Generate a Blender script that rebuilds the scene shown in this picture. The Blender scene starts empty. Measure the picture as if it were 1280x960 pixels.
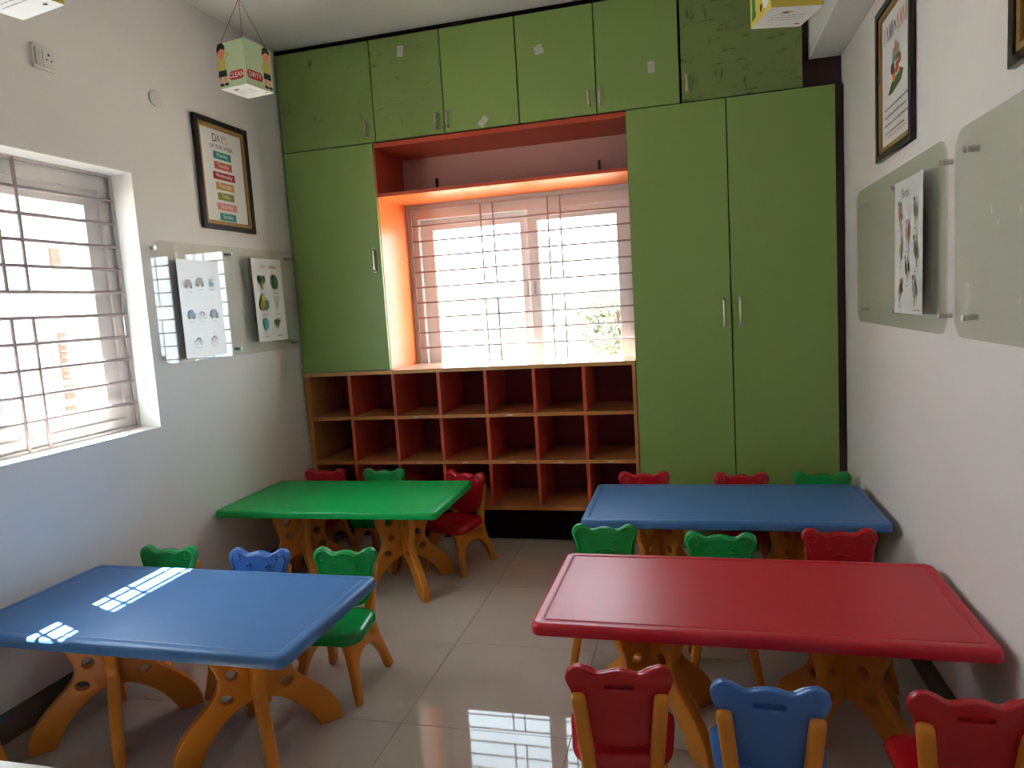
import bpy, bmesh, math, random
from math import sin, cos, pi, radians
from mathutils import Matrix, Vector

random.seed(7)
SC = bpy.context.scene
COL = SC.collection

# ------------------------------------------------------------------ camera
def camera():
    x, y, z, yaw, pitch, roll, f = 2.3436, -3.9377, 1.4026, -0.2559, -0.1092, -0.0623, 889.73
    fw = Vector((sin(yaw)*cos(pitch), cos(yaw)*cos(pitch), sin(pitch)))
    r = Vector((cos(yaw), -sin(yaw), 0)); u = r.cross(fw)
    r2 = r*cos(roll) + u*sin(roll); u2 = -r*sin(roll) + u*cos(roll)
    cd = bpy.data.cameras.new('camera'); o = bpy.data.objects.new('camera', cd); COL.objects.link(o)
    o.matrix_world = Matrix(((r2.x, u2.x, -fw.x, x), (r2.y, u2.y, -fw.y, y), (r2.z, u2.z, -fw.z, z), (0, 0, 0, 1)))
    cd.sensor_width = 36; cd.lens = f/1280*36; cd.clip_start = .02; cd.clip_end = 300
    SC.camera = o
camera()

# ------------------------------------------------------------------ light
SKY = 7.0
SUN = 50.0
w = bpy.data.worlds.new('sky'); SC.world = w; w.use_nodes = True
w.node_tree.nodes['Background'].inputs[0].default_value = (.74, .89, 1.0, 1)
w.node_tree.nodes['Background'].inputs[1].default_value = SKY
sd = bpy.data.lights.new('sun', 'SUN'); sd.energy = SUN; sd.angle = radians(.6); sd.color = (1, .95, .87)
so = bpy.data.objects.new('sun', sd); COL.objects.link(so)
so.rotation_euler = Vector((1, -.38, -1.40)).to_track_quat('-Z', 'Y').to_euler()
so.location = (-6, 2, 8)
vs = SC.view_settings
vs.view_transform = 'Standard'; vs.look = 'None'; vs.gamma = 1; vs.use_curve_mapping = False
vs.exposure = 1.0

# ------------------------------------------------------------------ materials
MATS = {}
def mat(name, col, rough=.5, metal=0., spec=.5, noise=None, bump=None, coat=0, emit=None):
    """noise=(scale, amount, stretch) colour variation; bump=(scale, strength)"""
    if name in MATS: return MATS[name]
    m = bpy.data.materials.new(name); m.use_nodes = True
    nt = m.node_tree; b = nt.nodes['Principled BSDF']
    b.inputs['Base Color'].default_value = (*col, 1); b.inputs['Roughness'].default_value = rough
    b.inputs['Metallic'].default_value = metal; b.inputs['Specular IOR Level'].default_value = spec
    b.inputs['Coat Weight'].default_value = coat
    tc = nt.nodes.new('ShaderNodeTexCoord')
    if noise:
        mp = nt.nodes.new('ShaderNodeMapping'); mp.inputs['Scale'].default_value = noise[2] if len(noise) > 2 else (1, 1, 1)
        nt.links.new(tc.outputs['Object'], mp.inputs[0])
        n = nt.nodes.new('ShaderNodeTexNoise'); n.inputs['Scale'].default_value = noise[0]; n.inputs['Detail'].default_value = 5
        nt.links.new(mp.outputs[0], n.inputs['Vector'])
        r = nt.nodes.new('ShaderNodeValToRGB'); a = noise[1]
        r.color_ramp.elements[0].position = .3; r.color_ramp.elements[1].position = .7
        r.color_ramp.elements[0].color = (*[c*(1-a) for c in col], 1); r.color_ramp.elements[1].color = (*[min(1, c*(1+a)) for c in col], 1)
        nt.links.new(n.outputs['Fac'], r.inputs[0]); nt.links.new(r.outputs[0], b.inputs['Base Color'])
    if bump:
        n2 = nt.nodes.new('ShaderNodeTexNoise'); n2.inputs['Scale'].default_value = bump[0]; n2.inputs['Detail'].default_value = 3
        nt.links.new(tc.outputs['Object'], n2.inputs['Vector'])
        bp = nt.nodes.new('ShaderNodeBump'); bp.inputs['Strength'].default_value = bump[1]; bp.inputs['Distance'].default_value = .002
        nt.links.new(n2.outputs['Fac'], bp.inputs['Height']); nt.links.new(bp.outputs[0], b.inputs['Normal'])
    MATS[name] = m
    return m

def scuffed(name, col, dark, amount):
    """laminate with dark rub marks of its own"""
    m = mat(name, col, .38, spec=.4)
    nt = m.node_tree; b = nt.nodes['Principled BSDF']
    geo = nt.nodes.new('ShaderNodeNewGeometry')
    def marks(scale, stretch, rot, lo, hi):
        mp = nt.nodes.new('ShaderNodeMapping'); mp.inputs['Scale'].default_value = stretch; mp.inputs['Rotation'].default_value = rot
        nt.links.new(geo.outputs['Position'], mp.inputs[0])
        n = nt.nodes.new('ShaderNodeTexNoise'); n.inputs['Scale'].default_value = scale; n.inputs['Detail'].default_value = 6; n.inputs['Roughness'].default_value = .62
        nt.links.new(mp.outputs[0], n.inputs['Vector'])
        r = nt.nodes.new('ShaderNodeMapRange'); r.inputs['From Min'].default_value = lo; r.inputs['From Max'].default_value = hi
        nt.links.new(n.outputs['Fac'], r.inputs['Value'])
        return r.outputs[0]
    a = marks(9, (1, 1, 4), (0, .25, 0), .70-.085*amount, .79-.085*amount)
    c = marks(6, (3.5, 1, 1), (0, -.5, 0), .71-.085*amount, .80-.085*amount)
    d = marks(1.6, (1, 1, 1), (0, 0, 0), .35, .9)
    add = nt.nodes.new('ShaderNodeMath'); add.operation = 'MAXIMUM'; nt.links.new(a, add.inputs[0]); nt.links.new(c, add.inputs[1])
    ad2 = nt.nodes.new('ShaderNodeMath'); ad2.operation = 'MULTIPLY_ADD'; nt.links.new(d, ad2.inputs[0]); ad2.inputs[1].default_value = .35*amount
    nt.links.new(add.outputs[0], ad2.inputs[2])
    cl = nt.nodes.new('ShaderNodeMath'); cl.operation = 'MULTIPLY'; cl.use_clamp = True; nt.links.new(ad2.outputs[0], cl.inputs[0]); cl.inputs[1].default_value = .75
    mx = nt.nodes.new('ShaderNodeMixRGB'); mx.inputs[1].default_value = (*col, 1); mx.inputs[2].default_value = (*dark, 1)
    nt.links.new(cl.outputs[0], mx.inputs[0]); nt.links.new(mx.outputs[0], b.inputs['Base Color'])
    return m

def worn_plastic(name, col, scuff, rough):
    """moulded plastic table top: pale rubbed haze of fine scratches"""
    m = mat(name, col, rough, spec=.38)
    nt = m.node_tree; b = nt.nodes['Principled BSDF']
    tc = nt.nodes.new('ShaderNodeTexCoord')
    mp = nt.nodes.new('ShaderNodeMapping'); mp.inputs['Scale'].default_value = (1, 9, 1)
    nt.links.new(tc.outputs['Object'], mp.inputs[0])
    n = nt.nodes.new('ShaderNodeTexNoise'); n.inputs['Scale'].default_value = 7; n.inputs['Detail'].default_value = 8; n.inputs['Roughness'].default_value = .7
    nt.links.new(mp.outputs[0], n.inputs['Vector'])
    r = nt.nodes.new('ShaderNodeMapRange'); r.inputs['From Min'].default_value = .35; r.inputs['From Max'].default_value = .8
    nt.links.new(n.outputs['Fac'], r.inputs['Value'])
    mx = nt.nodes.new('ShaderNodeMixRGB'); mx.inputs[1].default_value = (*col, 1); mx.inputs[2].default_value = (*scuff, 1)
    nt.links.new(r.outputs[0], mx.inputs[0]); nt.links.new(mx.outputs[0], b.inputs['Base Color'])
    r2 = nt.nodes.new('ShaderNodeMapRange'); r2.inputs['To Min'].default_value = rough; r2.inputs['To Max'].default_value = rough+.14
    nt.links.new(n.outputs['Fac'], r2.inputs['Value']); nt.links.new(r2.outputs[0], b.inputs['Roughness'])
    bp = nt.nodes.new('ShaderNodeBump'); bp.inputs['Strength'].default_value = .08; bp.inputs['Distance'].default_value = .001
    nt.links.new(n.outputs['Fac'], bp.inputs['Height']); nt.links.new(bp.outputs[0], b.inputs['Normal'])
    return m

def glassy(name, tint, ior=1.45, rough=0., body=0., bodycol=(1, 1, 1)):
    m = bpy.data.materials.new(name); m.use_nodes = True; nt = m.node_tree
    nt.nodes.remove(nt.nodes['Principled BSDF']); out = nt.nodes['Material Output']
    t = nt.nodes.new('ShaderNodeBsdfTransparent'); t.inputs[0].default_value = (*tint, 1)
    g = nt.nodes.new('ShaderNodeBsdfGlossy'); g.inputs['Roughness'].default_value = rough
    d = nt.nodes.new('ShaderNodeBsdfDiffuse'); d.inputs[0].default_value = (*bodycol, 1)
    m1 = nt.nodes.new('ShaderNodeMixShader'); m1.inputs[0].default_value = body
    nt.links.new(t.outputs[0], m1.inputs[1]); nt.links.new(d.outputs[0], m1.inputs[2])
    # Schlick reflectance, the same from both faces of the thin pane
    lw = nt.nodes.new('ShaderNodeLayerWeight'); lw.inputs['Blend'].default_value = .5
    pw = nt.nodes.new('ShaderNodeMath'); pw.operation = 'POWER'; nt.links.new(lw.outputs['Facing'], pw.inputs[0]); pw.inputs[1].default_value = 5
    f0 = ((ior-1)/(ior+1))**2
    f = nt.nodes.new('ShaderNodeMath'); f.operation = 'MULTIPLY_ADD'; nt.links.new(pw.outputs[0], f.inputs[0]); f.inputs[1].default_value = 1-f0; f.inputs[2].default_value = f0
    m2 = nt.nodes.new('ShaderNodeMixShader')
    nt.links.new(f.outputs[0], m2.inputs[0]); nt.links.new(m1.outputs[0], m2.inputs[1]); nt.links.new(g.outputs[0], m2.inputs[2])
    nt.links.new(m2.outputs[0], out.inputs[0])
    MATS[name] = m
    return m

WALL = mat('wall paint', (.815, .785, .765), .75, spec=.25, noise=(1.2, .035), bump=(90, .12))
CEIL = mat('ceiling paint', (.80, .78, .74), .85, spec=.2, bump=(60, .1))
REVEAL = mat('reveal paint', (.90, .89, .87), .6, spec=.3)
GREEN = scuffed('green laminate', (.265, .39, .105), (.06, .085, .03), 0.0)
GREEN1 = scuffed('green laminate rubbed', (.245, .355, .098), (.035, .05, .02), 1.05)
GREEN2 = scuffed('green laminate scratched', (.215, .30, .085), (.02, .03, .015), 1.4)
ORANGE = mat('orange laminate', (.80, .20, .045), .35, spec=.45, noise=(3, .06))
RED_LAM = mat('red laminate', (.60, .085, .040), .4, spec=.4, noise=(4, .08))
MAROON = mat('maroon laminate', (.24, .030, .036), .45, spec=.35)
TAN = mat('tan shelf laminate', (.55, .22, .065), .35, spec=.4, noise=(8, .10, (1, 6, 6)))
TANEDGE = mat('tan edge band', (.66, .31, .085), .4)
MAUVE = mat('niche back red bounce', (.74, .43, .39), .6, spec=.3)  # red bounce on the off-white niche wall is put into this colour
DARK = mat('dark gap', (.012, .008, .008), .8, spec=.1)
CHROME = mat('satin chrome', (.50, .46, .40), .30, metal=1.)
STEEL = mat('brushed steel', (.55, .53, .50), .3, metal=1.)
UPVC = mat('white window frame', (.82, .78, .76), .4, spec=.4)
GRILLE = mat('painted grille rod', (.36, .29, .29), .45, spec=.4)
GRILLE_W = mat('grille frame paint', (.55, .50, .49), .5)
PANE = glassy('window glass', (.97, .985, .985))
BOARD = glassy('board glass', (.975, .98, .965), 1.6, 0.0, .03, (.75, .77, .68))
BOARD_F = glassy('frosted board glass', (.98, .98, .96), 1.5, .03, .07, (.68, .67, .58))
TILE = [mat('floor tile %d' % i, c, .026, spec=.32, noise=(2.2, .07)) for i, c in enumerate([(.55, .465, .39), (.555, .47, .395), (.545, .46, .385)])]
GROUT = mat('tile joint', (.42, .35, .29), .8)
SKIRT = mat('skirting tile', (.13, .115, .10), .25, noise=(5, .1))
PAPER = mat('white paper', (.82, .80, .78), .7, spec=.2)
PAPER2 = mat('glossy sheet', (.83, .83, .84), .25, spec=.4)
BLACKF = mat('black frame', (.018, .014, .012), .35)
GOLD = mat('gold frame lip', (.42, .25, .085), .4, metal=.35)
PLATE = mat('switch plate', (.74, .72, .67), .35)
CARD = mat('pale green card', (.47, .60, .36), .55)
CARDY = mat('yellow card', (.70, .55, .07), .5)
CARDW = mat('white card', (.85, .84, .82), .55)
STRING = mat('red string', (.30, .05, .04), .7)
LEG = mat('amber plastic', (.72, .245, .018), .36, spec=.5, bump=(40, .03))
PL = {'red': mat('red plastic', (.47, .006, .014), .26, spec=.5), 'green': mat('green plastic', (.004, .33, .060), .26, spec=.5),
      'blue': mat('blue plastic', (.055, .175, .50), .26, spec=.5)}
TOP = {'red': worn_plastic('red table plastic', (.56, .009, .030), (.60, .032, .055), .30),
       'blue': worn_plastic('blue table plastic', (.060, .185, .46), (.095, .225, .48), .30),
       'green': worn_plastic('green table plastic', (.002, .44, .095), (.006, .47, .11), .30)}
def ink(n, c): return mat('ink '+n, c, .6, spec=.25)
INK = {n: ink(n, c) for n, c in dict(black=(.02, .02, .025), grey=(.22, .22, .24), pale=(.45, .45, .46), teal=(.03, .30, .27), coral=(.62, .11, .075), red=(.48, .022, .035),
       gold=(.60, .33, .075), olive=(.28, .28, .035), pink=(.72, .30, .29), white=(.85, .83, .78), skin=(.75, .27, .15), green=(.05, .20, .05), leaf=(.03, .15, .035),
       lime=(.42, .48, .08), brown=(.17, .065, .035), rust=(.45, .12, .05), sky=(.33, .52, .72), shirt=(.55, .50, .12), magenta=(.55, .03, .10), ground=(.10, .19, .05), mist=(.58, .58, .60), haze=(.42, .42, .45), vsky=(.42, .60, .76), tape=(.60, .57, .53)).items()}

# ------------------------------------------------------------------ mesh helpers
def link(name, me, m=None, parent=None, smooth=False):
    if m is not None:
        me.materials.clear(); me.materials.append(m)
    o = bpy.data.objects.new(name, me); COL.objects.link(o)
    if parent is not None: o.parent = parent
    if smooth:
        for p in me.polygons: p.use_smooth = True
        try: me.set_sharp_from_angle(angle=radians(40))
        except Exception: pass
    return o

def struct(o): o['kind'] = 'structure'; return o
def tag(o, label, cat, group=None):
    o['label'] = label; o['category'] = cat
    if group: o['group'] = group
    return o
def thing(name, label, cat, loc=(0, 0, 0), rot=(0, 0, 0), group=None):
    o = bpy.data.objects.new(name, None); COL.objects.link(o); o.empty_display_size = .05
    o.location = loc; o.rotation_euler = rot
    return tag(o, label, cat, group)

def pydata(vs, fs, name='m'):
    me = bpy.data.meshes.new(name); me.from_pydata(vs, [], fs); me.update(); return me

def box_bm(bm, x0, x1, y0, y1, z0, z1):
    v = [bm.verts.new((x, y, z)) for x in (x0, x1) for y in (y0, y1) for z in (z0, z1)]
    for f in ((0, 1, 3, 2), (4, 6, 7, 5), (0, 4, 5, 1), (2, 3, 7, 6), (0, 2, 6, 4), (1, 5, 7, 3)): bm.faces.new([v[i] for i in f])
def boxes_mesh(lst, bevel=0, seg=1):
    bm = bmesh.new()
    for b in lst: box_bm(bm, *b)
    bmesh.ops.recalc_face_normals(bm, faces=bm.faces)
    if bevel: bmesh.ops.bevel(bm, geom=list(bm.edges), offset=bevel, segments=seg, affect='EDGES', profile=.5)
    me = bpy.data.meshes.new('box'); bm.to_mesh(me); bm.free(); return me
def box(name, x0, x1, y0, y1, z0, z1, m, parent=None, bevel=0., seg=1):
    return link(name, boxes_mesh([(x0, x1, y0, y1, z0, z1)], bevel, seg), m, parent, smooth=seg > 1)

def curve_mesh(cu):
    o = bpy.data.objects.new('tmp', cu); COL.objects.link(o)
    dg = bpy.context.evaluated_depsgraph_get(); dg.update()
    me = bpy.data.meshes.new_from_object(o.evaluated_get(dg))
    bpy.data.objects.remove(o); bpy.data.curves.remove(cu)
    return me
def plate_mesh(outlines, thick, bev=0., res=2):
    """flat outline(s) with holes in XY, extruded symmetric in Z, rounded edges inside the outline"""
    cu = bpy.data.curves.new('c', 'CURVE'); cu.dimensions = '2D'; cu.fill_mode = 'BOTH'
    for pts in outlines:
        s = cu.splines.new('POLY'); s.points.add(len(pts)-1)
        for p, q in zip(s.points, pts): p.co = (q[0], q[1], 0, 1)
        s.use_cyclic_u = True
    cu.extrude = max(thick/2-bev, 0); cu.bevel_depth = bev; cu.bevel_resolution = res; cu.offset = -bev
    return curve_mesh(cu)
def text_mesh(s, size, align='CENTER'):
    cu = bpy.data.curves.new('t', 'FONT'); cu.body = s; cu.size = size; cu.align_x = align; cu.align_y = 'CENTER'; cu.fill_mode = 'FRONT'; cu.resolution_u = 2
    return curve_mesh(cu)
def warp(me, fn):
    for v in me.vertices: v.co = fn(v.co)
    me.update(); return me
def flip_if(me):
    bm = bmesh.new(); bm.from_mesh(me); bmesh.ops.remove_doubles(bm, verts=bm.verts, dist=1e-5); bmesh.ops.recalc_face_normals(bm, faces=bm.faces); bm.to_mesh(me); bm.free(); return me
def join_meshes(ms):
    bm = bmesh.new()
    for m in ms: bm.from_mesh(m)
    me = bpy.data.meshes.new('j'); bm.to_mesh(me); bm.free(); return me

def spline(pts, n=6, closed=True):
    """Catmull-Rom through points"""
    out = []; N = len(pts)
    rng = range(N) if closed else range(N-1)
    for i in rng:
        g = (lambda k: pts[k % N]) if closed else (lambda k: pts[min(max(k, 0), N-1)])
        p0, p1, p2, p3 = g(i-1), g(i), g(i+1), g(i+2)
        for j in range(n):
            t = j/n
            out.append(tuple(.5*((2*b)+(-a+c)*t+(2*a-5*b+4*c-d)*t*t+(-a+3*b-3*c+d)*t**3) for a, b, c, d in zip(p0, p1, p2, p3)))
    if not closed: out.append(pts[-1])
    return out
def circle(cx, cy, r, n=20, ry=None, rot=0):
    ry = ry or r
    return [(cx+r*cos(a)*cos(rot)-ry*sin(a)*sin(rot), cy+r*cos(a)*sin(rot)+ry*sin(a)*cos(rot)) for a in [2*pi*i/n for i in range(n)]]
def rrect(w, h, r, cx=0, cy=0, n=5):
    out = []
    for sx, sy, a0 in ((1, 1, 0), (-1, 1, pi/2), (-1, -1, pi), (1, -1, 1.5*pi)):
        for i in range(n+1):
            a = a0+pi/2*i/n
            out.append((cx+sx*(w/2-r)+r*cos(a), cy+sy*(h/2-r)+r*sin(a)))
    return out
def loft(loops, cap=True):
    n = len(loops[0]); vs = [p for l in loops for p in l]; fs = []
    for k in range(len(loops)-1):
        for i in range(n):
            j = (i+1) % n
            fs.append((k*n+i, k*n+j, (k+1)*n+j, (k+1)*n+i))
    if cap: fs.append(tuple(range(n))[::-1]); fs.append(tuple((len(loops)-1)*n+i for i in range(n)))
    return flip_if(pydata(vs, fs))
def tube(pts, r, n=8, closed=False):
    """round rod along points"""
    pts = [Vector(p) for p in pts]; loops = []
    for i, p in enumerate(pts):
        a = pts[max(i-1, 0)] if not closed else pts[i-1]; b = pts[min(i+1, len(pts)-1)] if not closed else pts[(i+1) % len(pts)]
        t = (b-a).normalized(); up = Vector((0, 0, 1)) if abs(t.z) < .9 else Vector((1, 0, 0))
        s = t.cross(up).normalized(); u = s.cross(t)
        loops.append([tuple(p+s*r*cos(q)+u*r*sin(q)) for q in [2*pi*k/n for k in range(n)]])
    if closed: loops.append(loops[0])
    return loft(loops, cap=not closed)

class Print:
    """flat printed shapes in local XY (x right, y up, z out), one mesh, many inks"""
    def __init__(s): s.v = []; s.f = []; s.m = []; s.mats = []; s.z = .0004
    def _mi(s, m):
        if m not in s.mats: s.mats.append(m)
        return s.mats.index(m)
    def poly(s, pts, m, z=None):
        z = s.z if z is None else z
        b = len(s.v); s.v += [(x, y, z) for x, y in pts]; s.f.append(tuple(range(b, b+len(pts)))); s.m.append(s._mi(m)); s.z += .00004
    def text(s, t, size, x, y, m, sx=1., align='CENTER', rot=0.):
        me = text_mesh(t, size, align); b = len(s.v)
        for v in me.vertices:
            px, py = v.co.x*sx, v.co.y
            s.v.append((x+px*cos(rot)-py*sin(rot), y+px*sin(rot)+py*cos(rot), s.z))
        for p in me.polygons: s.f.append(tuple(b+i for i in p.vertices)); s.m.append(s._mi(m))
        s.z += .00004; bpy.data.meshes.remove(me)
    def marks(s, x0, x1, y, h, m, rng):
        """a line of writing too small to read: little strokes"""
        x = x0
        while x < x1:
            wd = rng.uniform(.5, 2.2)*h
            s.poly([(x, y), (min(x+wd, x1), y), (min(x+wd, x1), y+h*rng.uniform(.7, 1.1)), (x, y+h*rng.uniform(.7, 1.1))], m); x += wd+h*rng.uniform(.25, .7)
    def build(s, name, parent, M=None):
        me = pydata([tuple((M @ Vector(v)) if M else v) for v in s.v], s.f)
        for m in s.mats: me.materials.append(m)
        for p, i in zip(me.polygons, s.m): p.material_index = i
        return link(name, me, None, parent)

ROT_L = Matrix(((0, 0, 1), (1, 0, 0), (0, 1, 0))).to_euler()      # local x->+Y, y->+Z, z->+X
ROT_R = Matrix(((0, 0, -1), (-1, 0, 0), (0, 1, 0))).to_euler()    # local x->-Y, y->+Z, z->-X

# ------------------------------------------------------------------ dimensions
XR, YB, YF, ZC = 3.092, .43, -4.9, 2.99
XA, XB, XM, XE = .568, 2.020, 2.532, 3.051
ZW, ZN, ZT = 1.064, 2.391, 2.957       # worktop, bottom and top of the upper cabinets
WT = .23
XL = -.030
KL = (2.3436-XL)/2.3436
def LY(y): return -3.9377+(y+3.9377)*KL
def LZ(z): return 1.4026+(z-1.4026)*KL

# ------------------------------------------------------------------ room shell
fl = struct(box('floor', XL, XR, YF, YB, -.12, -.0098, GROUT))
xs = [1.32+.59*k for k in range(-3, 4)]; ys = [-1.815+.59*k for k in range(-6, 5)]
tile_mesh = {}
for i in range(len(xs)-1):
    for j in range(len(ys)-1):
        x0, x1 = max(xs[i], XL), min(xs[i+1], XR); y0, y1 = max(ys[j], YF), min(ys[j+1], YB)
        if x1-x0 < .02 or y1-y0 < .02: continue
        g = .0007
        key = (round(x1-x0, 3), round(y1-y0, 3), (i*5+j*3) % 3)
        if key not in tile_mesh:
            me = boxes_mesh([(g, x1-x0-g, g, y1-y0-g, -.0098, 0)], .0008); me.materials.append(TILE[key[2]]); tile_mesh[key] = me
        t = bpy.data.objects.new('tile', tile_mesh[key]); COL.objects.link(t); t.parent = fl; t.location = (x0, y0, 0)
struct(box('ceiling', XL-WT, XR+WT, YF-WT, YB+WT, ZC, ZC+.12, CEIL))
def wall_mesh(u0, u1, v0, v1, hole, thick):
    o = [[(u0, v0), (u1, v0), (u1, v1), (u0, v1)]]
    if hole: a, b, c, d = hole; o.append([(a, c), (a, d), (b, d), (b, c)])
    return plate_mesh(o, thick)
WY0, WY1, WZ0, WZ1 = LY(-2.66), LY(-1.262), LZ(.957), LZ(2.08)           # window in the left wall
BX0, BX1, BZ0, BZ1 = .572, 2.018, .945, 2.062           # window in the back wall
wl = wall_mesh(YF-WT, YB+WT, -.12, ZC, (WY0, WY1, WZ0, WZ1), WT); warp(wl, lambda c: Vector((XL-WT/2+c.z, c.x, c.y))); flip_if(wl)
WL = struct(link('wall_left', wl, WALL))
wb = wall_mesh(XL, XR, -.12, ZC, (BX0, BX1, BZ0, BZ1), WT); warp(wb, lambda c: Vector((c.x, YB+WT/2-c.z, c.y))); flip_if(wb)
struct(link('wall_back', wb, WALL))
wr = struct(box('wall_right', XR, XR+WT, YF-WT, YB+WT, -.12, ZC, WALL))
struct(box('wall_front', XL, XR, YF-WT, YF, -.12, ZC, WALL))
struct(box('trim_1', 2.935, XR, YF, .06, 2.535, ZC, WALL, bevel=.004))['label'] = 'plastered beam under the ceiling along the wall'
struct(box('baseboard_left', XL, XL+.012, YF, -.001, 0, .105, SKIRT, bevel=.002))
struct(box('baseboard_right', XR-.012, XR, YF, -.001, 0, .105, SKIRT, bevel=.002))
# concrete sunshade outside above the side window
box('sunshade', XL-.80, XL-WT, WY0-.2, WY1+.25, 2.26, 2.35, REVEAL, WL)

for nm, bx in (('reveal', (XL-.165, XL-.0005, WY1-.004, WY1+.0, WZ0, WZ1)), ('reveal', (XL-.165, XL-.0005, WY0, WY0+.004, WZ0, WZ1)), ('reveal', (XL-.165, XL+.004, WY0, WY1, WZ0, WZ0+.004)), ('reveal', (XL-.165, XL-.0005, WY0, WY1, WZ1-.004, WZ1))):
    box(nm, *bx, REVEAL, WL)

# ------------------------------------------------------------------ windows
def frame_mesh(u0, u1, v0, v1, wl_, wr_, wb_, wt_, thick, bev=.002):
    return plate_mesh([[(u0, v0), (u1, v0), (u1, v1), (u0, v1)], [(u0+wl_, v0+wb_), (u0+wl_, v1-wt_), (u1-wr_, v1-wt_), (u1-wr_, v0+wb_)]], thick, bev, 1)
def window(name, u0, u1, v0, v1, mid, place, bars, vbars, gplane, topv, botv, fplane, flipped, rod):
    """sliding window with two sashes and a rod grille; place(u, v, d): u along the wall, v up, d out of the room"""
    root = bpy.data.objects.new(name, None); COL.objects.link(root); root['kind'] = 'structure'
    def put(nm, me, m, d, parent=root, smooth=False):
        warp(me, lambda c: Vector(place(c.x, c.y, d+c.z))); flip_if(me)
        return link(nm, me, m, parent, smooth)
    put('window_frame', frame_mesh(u0, u1, v0, v1, .055, .055, .055, .075, .085), UPVC, fplane)
    for k, (a, b) in enumerate(((u0+.05, mid+.004), (mid-.004, u1-.05))):
        d = fplane+(.020 if k == 0 else -.014)
        s = put('sash', frame_mesh(a, b, v0+.05, v1-.07, (.085 if k == 0 and not flipped else .064), (.085 if k == 1 and flipped else .064), .055, .075, .026), UPVC, d)
        put('pane', plate_mesh([[(a+.055, v0+.10), (b-.055, v0+.10), (b-.055, v1-.15), (a+.055, v1-.15)]], .004), PANE, d, s)
        put('latch', plate_mesh([rrect(.018, .09, .006, a+.03 if k else b-.03, (v0+v1)/2)], .012, .002), GRILLE_W, d-.02, s)
    # grille
    g = put('grille', join_meshes([frame_mesh(u0+.004, u1-.004, v0+.004, v1-.004, .016, .016, .012, .012, .012, 0)]), GRILLE_W, gplane)
    for z in bars:
        me = tube([place(u0+.012, z, gplane), place(u1-.012, z, gplane)], rod, 8); link('grille_rod', me, GRILLE, g, True)
    gap = [(bars[i], bars[i+1]) for i in range(len(bars)-1)]
    mlo, mhi = botv, topv
    for u in vbars:
        for a, b in ((v0+.01, mlo), (mhi, v1-.01)):
            link('grille_rod', tube([place(u, a, gplane-.004), place(u, b, gplane-.004)], rod*.95, 8), GRILLE, g, True)
    return root
back_bars = [1.945-.0975*i for i in range(9)]
window('window_1', BX0+.012, BX1, BZ0, BZ1, 1.358, lambda u, v, d: (u, YB+d, v), back_bars, (1.068, 1.148, 1.495, 1.573), -.006, back_bars[4], back_bars[5], .055, False, .0056)
left_bars = [LZ(1.963-.0985*i) for i in range(10)]
window('window_2', WY0, WY1, WZ0, WZ1, LY(-1.935), lambda u, v, d: (XL-d, u, v), left_bars, [LY(v) for v in (-1.74, -1.83, -2.10, -2.19)], .112, left_bars[4], left_bars[5], .172, True, .0078)
# screws of the side grille
for v in (WZ1-.12, (WZ0+WZ1)/2-.02, WZ0+.07):
    link('screw', tube([(XL-.1055, WY1-.012, v), (XL-.1035, WY1-.012, v)], .0045, 8), STEEL, bpy.data.objects['window_2'])

# ------------------------------------------------------------------ built-in furniture along the back wall
def handle(parent, x, z0, z1, y=0.):
    """bow pull: two feet and a flattened bar"""
    h = (z1-z0); p = []
    pts = [(x, y, z0+.006), (x, y-.018, z0+.010), (x, y-.024, z0+.022), (x, y-.026, (z0+z1)/2), (x, y-.024, z1-.022), (x, y-.018, z1-.010), (x, y, z1-.006)]
    me = tube(spline(pts, 3, False), .0078, 8)
    ft = [tube([(x, y-.0005, z), (x, y-.004, z)], 0.0115, 10) for z in (z0+.006, z1-.006)]
    return link('handle', join_meshes([me]+ft), CHROME, parent, True)
def door_panel(parent, x0, x1, z0, z1, m, g=.0030):
    return box('door', x0+g, x1-g, 0, .018, z0+g, z1-g, m, parent, bevel=.0012)
def sticker(parent, x, z, rot, w=.036, h=.058, torn=False):
    pts = rrect(w, h, .003, n=2) if not torn else [(-.6*w, -.4*h), (-.1*w, -.5*h), (.2*w, -.38*h), (.5*w, -.55*h), (.62*w, -.1*h), (.45*w, .2*h), (.55*w, .48*h), (0, .5*h), (-.3*w, .36*h), (-.62*w, .45*h), (-.5*w, 0)]
    me = plate_mesh([pts], .0008)
    warp(me, lambda c: Vector((x+c.x*cos(rot)-c.y*sin(rot), -.0006-c.z, z+c.x*sin(rot)+c.y*cos(rot)))); flip_if(me)
    o = link('sticker', me, mat('paper sticker', (.62, .58, .54), .6), parent); o['label'] = 'pale paper sticker'
    p = Print(); rng = random.Random(int(x*1000))
    for k in range(3): p.marks(-.3*w, .3*w, h*(.2-.18*k), h*.07, INK['pale'], rng)
    # printed lines on the sticker
    M = Matrix.Translation((x, -.0011, z)) @ Matrix.Rotation(-rot, 4, 'Y') @ Matrix.Rotation(pi/2, 4, 'X')
    p.build('sticker_print', parent, M)
    return o
def cupboard(name, label, x0, x1, z0, z1, doors, body=DARK, depth=YB-.004, y0=.0185, group=None):
    c = thing(name, label, 'cabinet', group=group)
    box('body', x0+.001, x1-.001, y0, depth, z0+.001, z1-.001, body, c)
    ds = [door_panel(c, a, b, z0, z1, m) for a, b, m in doors]
    return c, ds
T = [-.016, .5904, 1.0161, 1.4481, 1.8744, 2.3103, 2.903]
c, d = cupboard('overhead_cabinet', 'scuffed green overhead cabinet with one door in the corner by the day poster', T[0], T[1], ZN, ZT, [(T[0], T[1], GREEN1)])
handle(d[0], .540, 2.424, 2.520)
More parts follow.
